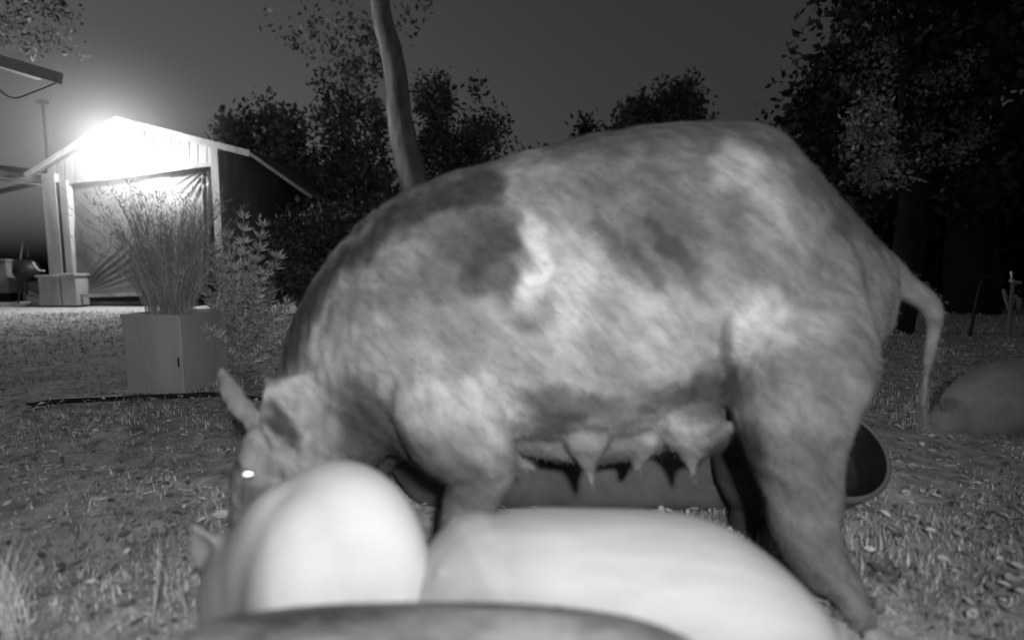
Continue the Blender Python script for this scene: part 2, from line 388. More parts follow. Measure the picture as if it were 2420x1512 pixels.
    for i in range(n):
        p = Vector(co[i]); x, y = px(p)
        wx = x+36*mn.noise(p*12)+20*mn.noise(p*36); wy = y+36*mn.noise(p*14+Vector((5, 3, 1)))+12*mn.noise(p*40+Vector((9, 1, 1)))
        a = .205
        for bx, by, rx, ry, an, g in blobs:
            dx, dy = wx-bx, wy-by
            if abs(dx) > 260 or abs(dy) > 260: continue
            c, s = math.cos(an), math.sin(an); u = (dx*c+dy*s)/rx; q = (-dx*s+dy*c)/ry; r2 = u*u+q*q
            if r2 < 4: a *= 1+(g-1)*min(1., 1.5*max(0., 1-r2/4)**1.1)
        d = pd(wx, wy, band)
        if d < 60: a *= 1-.82*max(0, 1-(d/50)**2)
        d = pd(wx, wy, band2)
        if d < 40: a *= 1-.4*max(0, 1-(d/40)**2)
        a *= 1+.34*mn.fractal(p*10, 1, 2, 5)+.24*mn.noise(p*4.5)
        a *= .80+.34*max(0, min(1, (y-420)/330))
        vals[i] = max(.05, min(.62, a))
        # wrinkles and lumps
        k = .0032*mn.fractal(p*16, 1, 2, 3)
        if x < 900: k += .004*mn.noise(Vector((p.x*70, p.y*30, p.z*22)))
        co[i] += no[i]*k
    me.vertices.foreach_set('co', co.ravel()); me.update()
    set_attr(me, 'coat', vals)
    def fall(p):
        f = np.zeros_like(p); f[:, 0] = .9; f[:, 2] = -.55
        leg = p[:, 2] < .42; f[leg, 0] = .15; f[leg, 2] = -1
        return f
    hm = hairs('coat_bristles', me, 40000, .013, .0008, fall, vals*1.1, rnd=.22)
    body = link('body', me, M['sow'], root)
    b = link('bristles', hm, M['bristle'], root, smooth=False)
    # ridge of longer bristles along the neck, elbow tuft, tail switch
    v = []; f = []; c = []
    def strand(p, d, L, wd, val):
        s = d.cross(Vector((0, 1, .2))).normalized()*wd/2; b = len(v); dr = Vector((0, 0, -1))*L*.12
        v.extend([p-s, p+s, p+d*L*.55+s*.7, p+d*L*.55-s*.7, p+d*L+dr]); f.extend([(b, b+1, b+2, b+3), (b+3, b+2, b+4)]); c.extend([val]*5)
    for i in range(2200):
        t = random.random()*(len(secs)-2.2); k = int(t); t -= k
        a0 = P(*secs[k][0], SD); a1 = P(*secs[k+1][0], SD); p = a0.lerp(a1, t)
        p += Vector((0, random.uniform(-.035, .035), -.012))
        d = ((a1-a0).normalized()*1.3+Vector((0, random.uniform(-.5, .5), .55+random.uniform(-.3, .4)))).normalized()
        strand(p, d, random.uniform(.008, .020), .0009, random.uniform(.12, .4))
    for i in range(26):
        strand(P(1221, 1094, .895)+Vector(np.random.normal(0, .003, 3)), Vector((1, random.uniform(-.1, .1), -.18+random.uniform(-.12, .12))).normalized(), random.uniform(.02, .042), .0010, .35)
    me2 = mesh('ridge_hair', v, f); set_attr(me2, 'coat', c); link('ridge_hair', me2, M['bristle'], root, smooth=False)
    v = []; f = []; c = []
    for i in range(80):
        strand(P(2186+random.gauss(0, 3), random.uniform(880, 965), 1.04), Vector((random.uniform(-.16, .1), random.uniform(-.1, .1), -1)).normalized(), random.uniform(.04, .10), .0010, random.uniform(.1, .25))
    me3 = mesh('tail_switch', v, f); set_attr(me3, 'coat', c); link('tail_switch', me3, M['bristle'], root, smooth=False)
    e = MB(); e.add(*ell(P(588, 1120, .920), .0150, .0045, .0098, Matrix.Rotation(.50, 4, 'Z')@Matrix.Rotation(-.32, 4, 'X')@Matrix.Rotation(.1, 4, 'Y'), seg=20)); link('eye', e.done('eye'), M['eye'], root)
    for ft, fw in ((P(2022, 1450, .866), (-1, -.35, 0)), (P(1760, 1235, 1.18), (-1, 0, 0)), (P(1045, 1410, .905), (-1, -.1, 0)), (P(872, 1235, 1.18), (-1, 0, 0))):
        hooves(root, ft, fw, 1.05)
    return root
sow()

# ---- the young pigs
def young_pig(label, skin, hairval, secs, legs, head, ears, tail, extra=(), group=None, vox=.0055, lat=None, nh=9000, hl=.009, foot_dir=(-1, 0, 0), name='pig', ex=2.1, paint=None, lobes=(), sm=7):
    c = sum((s[0]+s[1] for s in secs), Vector())/(2*len(secs))
    root = empty(name, (c.x, c.y, 0), label, 'pig', group)
    mb = MB(); mb.add(*loft(secs, 30, 5, ex=ex, **({'lat': lat} if lat else {})))
    for pts, rad in legs: mb.tube(pts, rad, 14, 4)
    mb.tube(*head, 18, 4)
    for a in ears: ear(mb, *a)
    mb.tube(*tail, 10, 4)
    for a in extra: mb.tube(*a, 16, 4)
    for a in lobes: mb.add(*ell(*a))
    me = weld('pig_body', mb, vox, sm)
    hm = nh and hairs('bristles', me, nh, hl, .0009, lambda p: np.tile(np.array([.9, 0, -.3]), (len(p), 1)), None, rnd=.3, val=hairval, vr=(.9, 1.25) if hairval > .4 else (.6, 1.5))
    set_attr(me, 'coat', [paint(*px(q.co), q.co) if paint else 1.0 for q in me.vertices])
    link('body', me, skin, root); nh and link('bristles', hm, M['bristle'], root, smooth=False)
    for pts, rad in legs:
        hooves(root, Vector(pts[-1]), foot_dir, .8)
    return root
def gp(x, y, z): return Vector((x, y, z))

# white pig at the left, back towards the lens, head turned left
D = .66
lx = lambda x, d=D: (x-1210)/FPX*d
latx = Vector((1, .25, 0))
s = []
for (cx, d, top, bot, ww) in ((745, .72, .30, .12, .07), (765, .69, .338, .10, .094), (795, .645, .352, .09, .102), (825, .60, .346, .10, .096), (848, .565, .312, .13, .078), (862, .545, .26, .18, .042)):
    s.append((gp(lx(cx, d), d, top), gp(lx(cx, d), d, bot), ww*.92, latx))
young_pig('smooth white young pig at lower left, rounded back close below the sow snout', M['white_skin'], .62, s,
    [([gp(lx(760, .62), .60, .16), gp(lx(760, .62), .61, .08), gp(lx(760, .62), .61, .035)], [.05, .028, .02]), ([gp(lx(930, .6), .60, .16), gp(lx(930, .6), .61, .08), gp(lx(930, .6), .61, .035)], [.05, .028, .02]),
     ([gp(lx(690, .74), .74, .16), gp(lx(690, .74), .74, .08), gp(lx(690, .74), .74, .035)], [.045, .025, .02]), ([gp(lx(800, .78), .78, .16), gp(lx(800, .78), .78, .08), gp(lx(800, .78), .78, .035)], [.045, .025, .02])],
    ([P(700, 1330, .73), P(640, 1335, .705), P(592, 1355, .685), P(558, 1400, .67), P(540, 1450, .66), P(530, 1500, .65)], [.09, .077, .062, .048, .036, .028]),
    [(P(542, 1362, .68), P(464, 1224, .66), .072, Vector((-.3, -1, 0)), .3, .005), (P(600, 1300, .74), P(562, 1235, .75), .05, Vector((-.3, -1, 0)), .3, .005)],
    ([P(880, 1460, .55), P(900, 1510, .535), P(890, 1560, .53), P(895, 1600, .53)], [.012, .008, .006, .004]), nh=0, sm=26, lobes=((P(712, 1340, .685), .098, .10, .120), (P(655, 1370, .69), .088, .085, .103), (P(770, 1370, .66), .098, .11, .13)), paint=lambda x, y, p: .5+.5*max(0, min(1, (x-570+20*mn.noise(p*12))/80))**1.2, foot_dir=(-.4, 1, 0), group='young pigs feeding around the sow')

# white pig at the right, broadside, head down at the left
s = [(P(1085, 1275, .66), P(1100, 1520, .66), .06), (P(1140, 1236, .66), P(1150, 1570, .66), .082), (P(1230, 1212, .66), P(1240, 1600, .66), .098), (P(1400, 1214, .66), P(1400, 1620, .66), .112),
     (P(1580, 1222, .655), P(1570, 1630, .655), .118), (P(1710, 1248, .645), P(1700, 1620, .645), .115), (P(1810, 1306, .635), P(1800, 1600, .635), .102), (P(1890, 1375, .625), P(1880, 1580, .625), .082), (P(1945, 1440, .62), P(1930, 1545, .62), .05)]
young_pig('long backed white young pig with duller skin standing broadside under the sow belly', M['dull_skin'], .5, s,
    [([P(1820, 1520, .60), P(1850, 1640, .60), gp(.31, .60, .06), gp(.30, .60, .035)], [.06, .035, .022, .02]), ([P(1780, 1520, .71), gp(.32, .71, .12), gp(.31, .71, .035)], [.05, .03, .02]),
     ([P(1200, 1540, .60), gp(-.01, .60, .10), gp(-.015, .60, .035)], [.05, .028, .02]), ([P(1180, 1540, .71), gp(-.02, .71, .10), gp(-.02, .71, .035)], [.05, .028, .02])],
    ([P(1120, 1370, .65), P(1080, 1395, .64), P(1050, 1440, .63), P(1035, 1500, .62), P(1030, 1550, .61)], [.085, .066, .05, .036, .028]),
    [(P(1078, 1420, .612), P(1030, 1335, .60), .05, Vector((.35, -1, 0)), -.1, .005), (P(1075, 1350, .69), P(1030, 1285, .70), .05, Vector((-.2, -1, 0)), .3, .005)],
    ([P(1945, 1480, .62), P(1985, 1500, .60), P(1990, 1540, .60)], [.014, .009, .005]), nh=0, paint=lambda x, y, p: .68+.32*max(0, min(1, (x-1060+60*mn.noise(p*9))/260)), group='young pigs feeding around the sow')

# mottled pig whose back crosses the bottom edge, nearest the lens
DM = .455
s = [(P(385, 1545, DM), P(400, 1700, DM), .03), (P(475, 1494, DM), P(480, 1790, DM), .060), (P(660, 1468, DM), P(660, 1830, DM), .078), (P(900, 1460, DM), P(900, 1850, DM), .083), (P(1150, 1462, DM), P(1150, 1850, DM), .085),
     (P(1350, 1474, DM), P(1340, 1840, DM), .083), (P(1530, 1500, DM), P(1520, 1820, DM), .076), (P(1660, 1545, DM), P(1650, 1770, DM), .058), (P(1730, 1610, DM), P(1720, 1700, DM), .03)]
young_pig('dark mottled young pig nearest the lens with only its back showing along the bottom edge', M['mottled'], .3, s,
    [([gp(x, y, .17), gp(x, y, .08), gp(x, y, .035)], [.042, .024, .018]) for x in (-.20, .115) for y in (DM-.045, DM+.045)],
    ([P(540, 1640, DM), P(420, 1720, DM), P(340, 1820, DM), P(310, 1900, DM)], [.065, .055, .036, .025]),
    [(P(420, 1690, DM-.03), P(380, 1620, DM-.05), .04, Vector((-.2, -1, 0)), .3, .005), (P(430, 1680, DM+.03), P(390, 1610, DM+.05), .04, Vector((-.2, -1, 0)), .3, .005)],
    ([P(1680, 1620, DM), P(1730, 1650, DM), P(1740, 1700, DM)], [.011, .007, .004]), nh=9000, hl=.009, group='young pigs feeding around the sow', vox=.005)

# dark pig lying behind the sow, seen under her belly
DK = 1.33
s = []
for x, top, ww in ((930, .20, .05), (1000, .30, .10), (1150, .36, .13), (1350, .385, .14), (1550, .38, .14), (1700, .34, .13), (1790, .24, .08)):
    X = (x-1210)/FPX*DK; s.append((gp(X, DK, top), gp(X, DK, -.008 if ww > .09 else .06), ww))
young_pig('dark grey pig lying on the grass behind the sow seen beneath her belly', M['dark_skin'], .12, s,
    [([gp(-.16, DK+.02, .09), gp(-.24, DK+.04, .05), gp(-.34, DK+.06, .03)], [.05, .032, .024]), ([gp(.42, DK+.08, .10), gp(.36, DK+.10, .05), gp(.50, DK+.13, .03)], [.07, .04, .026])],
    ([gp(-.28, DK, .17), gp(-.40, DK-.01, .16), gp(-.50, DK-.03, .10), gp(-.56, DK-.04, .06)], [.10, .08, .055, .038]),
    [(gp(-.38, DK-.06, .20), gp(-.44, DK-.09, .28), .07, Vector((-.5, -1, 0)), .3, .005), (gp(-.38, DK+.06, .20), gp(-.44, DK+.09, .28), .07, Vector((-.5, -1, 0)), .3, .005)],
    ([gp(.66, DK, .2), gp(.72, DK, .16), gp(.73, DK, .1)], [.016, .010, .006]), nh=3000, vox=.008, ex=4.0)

# grey pig grazing at the far right
DR = 1.95
s = [(P(2225, 985, DR), P(2240, 1040, DR), .05), (P(2265, 910, DR), P(2275, 1040, DR), .09), (P(2340, 862, DR), P(2340, 1040, DR), .12), (P(2440, 845, DR), P(2440, 1035, DR), .13), (P(2560, 848, DR), P(2560, 1030, DR), .135),
     (P(2660, 885, DR), P(2660, 1015, DR), .12), (P(2720, 925, DR), P(2715, 985, DR), .07)]
young_pig('dim grey pig with its head down in the dark grass at the right edge', M['grey_skin'], .2, s,
    [([P(2350, 990, DR-.06), gp(1.80, DR-.06, .05), gp(1.80, DR-.06, .03)], [.05, .03, .022]), ([P(2340, 990, DR+.08), gp(1.76, DR+.08, .05), gp(1.76, DR+.08, .03)], [.05, .03, .022]),
     ([P(2620, 990, DR-.06), gp(2.26, DR-.06, .05), gp(2.26, DR-.06, .03)], [.06, .03, .022]), ([P(2610, 990, DR+.08), gp(2.22, DR+.08, .05), gp(2.22, DR+.08, .03)], [.06, .03, .022])],
    ([P(2290, 970, DR), P(2240, 995, DR-.02), P(2215, 1015, DR-.03), P(2200, 1020, DR-.04)], [.085, .062, .045, .032]),
    [(P(2250, 965, DR-.06), P(2222, 935, DR-.08), .06, Vector((-.3, -1, 0)), .3, .005), (P(2250, 965, DR+.05), P(2225, 930, DR+.06), .06, Vector((-.3, -1, 0)), .3, .005)],
    ([P(2720, 950, DR), P(2750, 980, DR), P(2745, 1010, DR)], [.014, .01, .006]), nh=4000, vox=.008)

# ------------------------------------------------------------------ feed tub tipped on its side
def tub():
    c = P(1966, 1128, 1.24); root = empty('feed_tub', (c.x, c.y, 0), 'black rubber feed tub tilted on the grass behind the sow hind leg', 'tub')
    N = Vector((-.08, -.72, .69)).normalized(); a = N.cross(Vector((0, 0, 1))).normalized(); b = N.cross(a); n = 44
    def turn(prof):
        v = []; f = []
        for r, z in prof:
            for k in range(n):
                t = 2*math.pi*k/n; v.append(c-N*z+(a*math.cos(t)+b*math.sin(t))*r)
        for i in range(len(prof)-1):
            for k in range(n): f.append((i*n+k, i*n+(k+1) % n, (i+1)*n+(k+1) % n, (i+1)*n+k))
        return v, f
    v, f = turn([(.118, 0), (.124, .004), (.121, .02), (.112, .12), (.104, .138), (.0005, .14)]); dz = Vector((0, 0, -min(q.z for q in v)))
    me = mesh('tub_body', [q+dz for q in v], f); link('body', me, M['rubber'], root)
    v, f = turn([(.113, .002), (.110, .02), (.099, .10), (.088, .108), (.0005, .110)]); link('inside', mesh('inside', [q+dz for q in v], f), M['black'], root)
    m = MB(); m.tube([c+dz+(a*math.cos(t)+b*math.sin(t))*.1165 for t in np.linspace(0, 2*math.pi, 33)], [.0042]*33, 8, 2); link('rim', m.done('rim'), M['rubber'], root)
tub()

# ------------------------------------------------------------------ planter with plants
PD = 2.54
def planter():
    g0 = G(302, 930); g1 = G(436, 934); g2 = G(540, 896); g3 = g0+(g2-g1); hgt = .385
    root = empty('planter', ((g0+g1+g2+g3)/4), 'tall square grey planter box left of the sow holding feathery plants', 'planter')
    ring = [g0, g1, g2, g3]; cen = sum(ring, Vector())/4; m = MB()
    out = [[cen+(p-cen)*s+Vector((0, 0, z)) for p in ring] for s, z in ((1, 0), (1.02, hgt), (.93, hgt), (.93, hgt-.05), (.90, .02))]
    v = [p for r in out for p in r]; f = []
    for i in range(4):
        for k in range(4): f.append((i*4+k, i*4+(k+1) % 4, (i+1)*4+(k+1) % 4, (i+1)*4+k))
    f.append((3, 2, 1, 0)); m.add(v, f)
    link('shell', m.done('shell'), M['planter'], root, smooth=False, bevel=.004)
    m = MB(); q = [cen+(p-cen)*.925+Vector((0, 0, hgt-.045)) for p in ring]; q2 = [p-Vector((0, 0, .02)) for p in q]; m.hexa(q2+q)
    link('soil', m.done('soil'), M['pot_soil'], root, smooth=False)
    m = MB(); R1 = [cen+(p-cen)*1.035 for p in ring]; R0 = [cen+(p-cen)*.94 for p in ring]
    for k in range(4):
        k2 = (k+1) % 4; lo_, hi_ = Vector((0, 0, hgt-.014)), Vector((0, 0, hgt+.006)); m.hexa([R1[k]+lo_, R1[k2]+lo_, R0[k2]+lo_, R0[k]+lo_, R1[k]+hi_, R1[k2]+hi_, R0[k2]+hi_, R0[k]+hi_])
    link('rim', m.done('rim'), M['planter'], root, smooth=False)
    m = MB(); p0 = g1.lerp(g0, .06)+Vector((0, -.0015, .14)); p1 = p0+Vector((0, 0, .045)); m.beam(p0, p1, .008, .006, up=Vector((1, 0, 0))); link('slot', m.done('slot'), M['black'], root, smooth=False)
    m = MB(); a = P(424, 862, 2.35); m.hexa([Vector((a.x+dx, g1.y-.006+dy, a.z+dz)) for dz in (-.02, .02) for dx, dy in ((-.004, 0), (.004, 0), (.004, .004), (-.004, .004))])
    return cen, hgt
pc, ph = planter()
def grass_plant(name, label, c, n, h, spread, wd, group, m=M['feather'], dirs=None):
    v = []; f = []; col = []
    for i in range(n):
        a = random.uniform(0, 6.28); r0 = spread*.3*random.random()**.5; p = c+Vector((math.cos(a)*r0, math.sin(a)*r0, 0))
        L = h*random.uniform(.45, 1.05); out = spread*random.uniform(.1, 1)**1.2; dr = Vector((math.cos(a)*out, math.sin(a)*out, 0)); b = len(v)
        tw = random.uniform(0, 3.14); s = Vector((math.cos(tw), math.sin(tw), 0))*wd
        val = random.uniform(.5, 1.3); K = 6
        for k in range(K):
            t = k/(K-1); q = p+dr*t**1.8+Vector((0, 0, L*(t-.15*t*t)))+Vector((mn.noise(Vector((i*3.1, t*3, 0))), mn.noise(Vector((i*3.1, t*3, 9))), 0))*.03*t; ww = (1-t)**.6+.05
            v.extend([q-s*ww, q+s*ww]); col.extend([val, val])
        for k in range(K-1): f.append((b+2*k, b+2*k+1, b+2*k+3, b+2*k+2))
        # side leaflets make it feathery
        for k in range(18):
            t = random.uniform(.2, 1); q = p+dr*t**1.8+Vector((0, 0, L*(t-.15*t*t))); d = Vector((random.uniform(-1, 1), random.uniform(-1, 1), random.uniform(.3, 1.6))).normalized()*random.uniform(.02, .055)
            sd = d.cross(Vector((0, 1, 0))).normalized()*wd*1.1; b = len(v); v.extend([q-sd, q+sd, q+d]); f.append((b, b+1, b+2)); col.extend([val*.9]*3)
    me = mesh(name, v, f); set_attr(me, 'coat', col)
    o = link(name, me, m, smooth=False); tag(o, label, 'plant', group)
top = Vector((pc.x, pc.y, ph-.05))
grass_plant('feathery_plant', 'tall feathery plant with thin upright stems in the planter in front of the tarp', top+Vector((-.03, 0, 0)), 620, .78, .34, .0011, 'plants in the planter')
def leafy_plant(name, label, stems, leafL, leafW, m, group, nleaf=120, upright=.8):
    root = empty(name, stems[0][0][0], label, 'plant', group)
    s = MB(); v = []; f = []; col = []
    for pts, lv in stems:
        sp = spline(pts, 6); s.tube(pts, [.006]*(len(pts)-1)+[.002], 6, 2)
        for i in range(nleaf):
            t = random.uniform(.15, 1); q = sp[min(len(sp)-1, int(t*len(sp)))]; d = (sp[-1]-sp[0]).normalized()
            r = Vector((random.gauss(0, 1), random.gauss(0, 1), random.gauss(0, .6))).normalized()
            dd = (d*upright+r*.75).normalized(); L = leafL*random.uniform(.5, 1.2); sd = dd.cross(Vector((random.gauss(0, 1), random.gauss(0, 1), random.gauss(0, 1)))).normalized()*leafW
            q = q+r*.035*random.random()*(1.3-t)
            b = len(v); v.extend([q, q+dd*L*.4-sd, q+dd*L, q+dd*L*.4+sd]); f.append((b, b+1, b+2, b+3)); col.extend([lv*random.uniform(.6, 1.3)]*4)
    link('stem', s.done('stem'), M['bark'], root)
    me = mesh('foliage', v, f); set_attr(me, 'coat', col); link('foliage', me, m, root, smooth=False)
b0 = Vector((G(560, 880).x, G(560, 880).y, 0))
bd = 2.75
st = []
for bx, by, tx, ty in ((560, 900, 575, 515), (570, 900, 622, 535), (560, 900, 540, 560), (580, 900, 655, 610), (550, 900, 505, 600), (590, 900, 640, 690), (560, 900, 560, 640), (600, 900, 680, 720), (540, 900, 500, 700), (570, 900, 600, 620),
                       (560, 900, 525, 640), (570, 900, 620, 650), (590, 900, 690, 780), (545, 900, 490, 780)):
    dd = bd+random.uniform(-.12, .12); p0 = b0+Vector((random.uniform(-.06, .06), random.uniform(-.05, .05), 0)); p2 = P(tx, ty, dd)
    st.append(([p0, p0.lerp(p2, .5)+Vector((0, 0, .04)), p2], random.uniform(.7, 1.2)))
leafy_plant('leafy_bush', 'leafy shrub with pointed upright shoots growing just right of the planter', st, .055, .0055, M['feather'], None, nleaf=330)

def hose():
    pts = [G(72, 964), G(120, 956), G(200, 951), G(330, 945), G(430, 941), G(520, 938), G(620, 950), G(760, 960)]
    m = MB(); m.tube([p+Vector((0, 0, .012)) for p in pts], [.012]*len(pts), 10, 5)
    tag(link('hose', m.done('hose'), M['black']), 'thin black hose lying across the grass in front of the planter', 'hose')
hose()

# dry stalks and a clump of tall grass at the lower left
for x0, y0, x1, y1, w0, lab in ((358, 1478, 377, 1275, .0022, 'tall pale dry grass stalk standing upright at lower left'), (440, 1468, 428, 1398, .0026, 'short pale dry stalk beside the tall one at lower left')):
    g = G(x0, y0); d = g.y*1.0; t = P(x1, y1, (g-Vector((0, 0, H))).dot(CF)*1.0)
    m = MB(); m.tube([g-Vector((0, 0, .01)), g.lerp(t, .5)+Vector((.003, 0, 0)), t], [w0, w0*.9, w0*.35], 8, 4)
    tag(link('dry_stalk', m.done('dry_stalk'), M['litter_stalk'] if 'litter_stalk' in M else M.setdefault('litter_stalk', mat('straw', .42, .7, 20, .55))), lab, 'stalk', 'dry stalks in the grass')
def clump():
    v = []; f = []; c = []
    for i in range(120):
        g = G(random.gauss(18, 22), random.uniform(1440, 1520)); a = random.uniform(0, 6.28); L = random.uniform(.05, .17); b = len(v)
        s = Vector((1, .3, 0)).normalized()*.0011; dr = Vector((random.gauss(0, .3), random.gauss(0, .2), 0))*L; val = random.uniform(.7, 1.8)
        for k in range(5):
            t = k/4; q = g+dr*t*t+Vector((0, 0, L*t-.004)); v.extend([q-s*(1.1-t), q+s*(1.1-t)]); c.extend([val]*2)
        for k in range(4): f.append((b+2*k, b+2*k+1, b+2*k+3, b+2*k+2))
    me = mesh('grass_clump', v, f); set_attr(me, 'coat', c)
    tag(link('grass_clump', me, M['blade'], smooth=False), 'clump of tall thin grass blades in the lower left corner', 'grass clump')
clump()

# ------------------------------------------------------------------ shed
SH = 8.6
def shed():
    q = lambda x, y, d=SH: P(x, y, d)
    base = P(300, 720, SH); root = empty('shed', (base.x, base.y, 0), 'gabled timber shed at left lit by a glaring lamp under its peak', 'shed')
    # gable wall: vertical boards clipped to the gable outline
    outline_top = lambda x: 402-(x-100)*.606 if x < 287 else 289+(x-287)*.245
    outline_bot = lambda x: 427-(x-165)*.128
    m = MB(); x = 112
    while x < 520:
        x1 = min(x+21, 521); a = q(x, outline_top(x)+5); b = q(x1-2, outline_top(x1)+5); c = q(x1-2, outline_bot(x1)); d = q(x, outline_bot(x))
        off = Vector((0, .03, 0)); jj = Vector((0, random.uniform(-.004, .004), 0))
        m.hexa([d+jj, c+jj, c+off, d+off, a+jj, b+jj, b+off, a+off]); x += 21
    link('gable_wall', m.done('gable_wall'), M['wood'], root, smooth=False)
    m = MB(); a = q(160, 432); b = q(521, 386); m.beam(a+Vector((0, -.02, 0)), b+Vector((0, -.02, 0)), .05, .07); link('lintel', m.done('lintel'), M['wood'], root, smooth=False)
    # roof slabs with depth
    for pts in (((78, 416), (287, 287)), ((287, 287), (600, 366), (745, 468))):
        for (x0, y0), (x1, y1) in zip(pts, pts[1:]):
            a = q(x0, y0)+Vector((0, -.12, 0)); b = q(x1, y1)+Vector((0, -.12, 0)); bk = Vector((0, 4.2, 0)); up = Vector((0, 0, .05))
            m = MB(); m.hexa([a, b, b+bk, a+bk, a+up, b+up, b+bk+up, a+bk+up]); r = link('roof', m.done('roof'), M['roof'], root, smooth=False)
            m = MB(); m.beam(a+Vector((0, -.02, -.01)), b+Vector((0, -.02, -.01)), .03, .06 if x0 < 200 else (.10 if x0 < 300 else .05)); link('fascia', m.done('fascia'), M['wood'] if x0 < 300 else M['roof'], r, smooth=False)  # outermost fascia takes the dark roof colour to imitate the lamplight fading
    # posts
    for x0, x1, yt, yb in ((106, 138, 412, 662), (148, 166, 428, 655), (502, 520, 348, 700)):
        a = q(x0, yt); b = q(x1, yt); w_ = b.x-a.x; zb = P(x0, yb, SH).z if x0 < 300 else .05
        m = MB(); m.box(((a.x+b.x)/2, a.y-.02, (a.z+zb)/2), (w_, .12, a.z-zb)); link('post', m.done('post'), M['wood'], root, smooth=False, bevel=.006)
    for x0, x1, yt in ((100, 150, 660), (153, 187, 656)):
        a = P(x0, yt, SH-.1); b = P(x1, yt, SH-.1)
        m = MB(); m.box(((a.x+b.x)/2, a.y+.05, a.z/2+.03), (b.x-a.x, .26, a.z)); m.box(((a.x+b.x)/2, a.y+.05, a.z+.05), (b.x-a.x+.05, .32, .04)); link('pier', m.done('pier'), M['wood'], root, smooth=False, bevel=.006)
    # side wall going back and dark rear wall
    m = MB(); a = q(521, 350); m.box((a.x+.02, a.y+2.1, a.z/2), (.05, 4.1, a.z)); m.box((q(330, 500).x, a.y+4.1, 1.3), (3.2, .05, 2.6)); link('side_wall', m.done('side_wall'), M['wood_dull'], root, smooth=False)
    # lean-to beam at the left
    m = MB(); m.beam(q(-160, 385), q(108, 428), .06, .09); m.beam(q(-160, 400)+Vector((0, -.05, -.04)), q(108, 433)+Vector((0, -.05, -.04)), .03, .03)
    m.beam(q(-120, 480, SH+1.2), q(100, 430, SH+.05), .05, .07); r = link('lean_to_beam', m.done('beam'), M['wood'], root, smooth=False)
    m = MB(); a = q(-160, 378); b = q(104, 420); bk = Vector((0, 3.5, .35)); up = Vector((0, 0, .03)); m.hexa([a, b, b+bk, a+bk, a+up, b+up, b+bk+up, a+bk+up]); link('lean_to_roof', m.done('lroof'), M['roof'], root, smooth=False)
    m = MB(); m.box((q(0, 500).x-.3, SH+3.6, 1.3), (3.4, .05, 2.6)); link('back_wall', m.done('back'), M['wood_dull'], root, smooth=False)
    # torn pale cloth strips by the right post
    m = MB()
    for pts in ([(512, 470), (500, 500), (494, 545)], [(516, 560), (508, 600), (512, 650)], [(494, 390), (488, 440), (492, 500)]):
        m.tube([q(a, b)+Vector((0, -.12, 0)) for a, b in pts], [.03, .035, .02], 8, 3)
    # slab
    s = MB(); a = G(-300, 735); b = G(335, 722); s.hexa([Vector((a.x-4, a.y, 0)), Vector((b.x, b.y+.1, 0)), Vector((b.x, b.y+4, 0)), Vector((a.x-4, b.y+4, 0)), Vector((a.x-4, a.y, .07)), Vector((b.x, b.y+.1, .07)), Vector((b.x, b.y+4, .07)), Vector((a.x-4, b.y+4, .07))])
    tag(link('patio', s.done('patio'), M['slab'], smooth=False, bevel=.01), kind='structure')
    s = MB(); m.v = []; 
    # tarp
    TL, TR, BR, BL = (168, 428), (503, 386), (492, 690), (183, 694); nu, nv = 150, 120; v = []; f = []
    for j in range(nv+1):
        t = j/nv
        for i in range(nu+1):
            u = i/nu
            x = (TL[0]*(1-u)+TR[0]*u)*(1-t)+(BL[0]*(1-u)+BR[0]*u)*t; y = (TL[1]*(1-u)+TR[1]*u)*(1-t)+(BL[1]*(1-u)+BR[1]*u)*t
            dx, dy = x-178, 700-y; an = math.atan2(dy, dx+1e-3); r = math.hypot(dx, dy); off = 0
            wgt = max(0, min(1, (r-15)/60))*max(0, 1-(max(0, r-130)/100))*math.exp(-((an-.68)/.34)**2)
            off += .022*wgt*math.sin(an*46+mn.noise(Vector((x*.01, y*.01, 0)))*3)
            dx, dy = 500-x, y-388; an2 = math.atan2(dy, dx+1e-3); r2 = math.hypot(dx, dy)
            off += .03*max(0, 1-r2/110)*math.sin(an2*30)*min(1, r2/12)
            if x > 470: off += .03*math.sin(x*.5)*min(1, (x-470)/15)
            off += .05*mn.noise(Vector((x*.012, y*.012, 2)))+.05*math.sin(math.pi*u)*t
            v.append(P(x, y, SH+.10)+Vector((0, -off, 0)))
    for j in range(nv):
        for i in range(nu): a = j*(nu+1)+i; f.append((a, a+nu+1, a+nu+2, a+1))
    me = mesh('tarp', v, f); o = link('tarp', me, M['tarp']); sm = o.modifiers.new('solid', 'SOLIDIFY'); sm.thickness = .006
    tag(o, 'creased plastic tarp hung across the shed opening below the lamp', 'tarp')
    # plank along the tarp foot
    m = MB(); m.beam(P(180, 699, SH)+Vector((0, -.06, 0)), P(345, 694, SH)+Vector((0, -.06, 0)), .05, .06); tag(link('plank', m.done('plank'), M['wood'], smooth=False), 'pale plank lying along the foot of the tarp', 'plank')
shed()
LAMP = P(290, 352, SH-.42)
def lamp():
    root = empty('wall_lamp', (LAMP.x, LAMP.y, LAMP.z), 'glaring white lamp fixed under the peak of the shed gable', 'lamp')
    m = MB(); m.box((LAMP.x, LAMP.y+.03, LAMP.z+.12), (.14, .12, .05)); m.tube([(LAMP.x, LAMP.y+.03, LAMP.z+.14), (LAMP.x, LAMP.y+.41, LAMP.z+.17)], [.012, .012], 10, 2); link('housing', m.done('housing'), M['wood'], root, smooth=False, bevel=.01)
    m = MB(); m.add(*ell((LAMP.x, LAMP.y+.03, LAMP.z), .16, .06, .09)); link('bulb', m.done('bulb'), M['lamp_glass'], root)
    d = bpy.data.lights.new('lamp_light', 'POINT'); d.energy = 240; d.shadow_soft_size = .10
    o = bpy.data.objects.new('lamp_light', d); COL.objects.link(o); o.location = (0, -.12, -.05); o.parent = root
lamp()
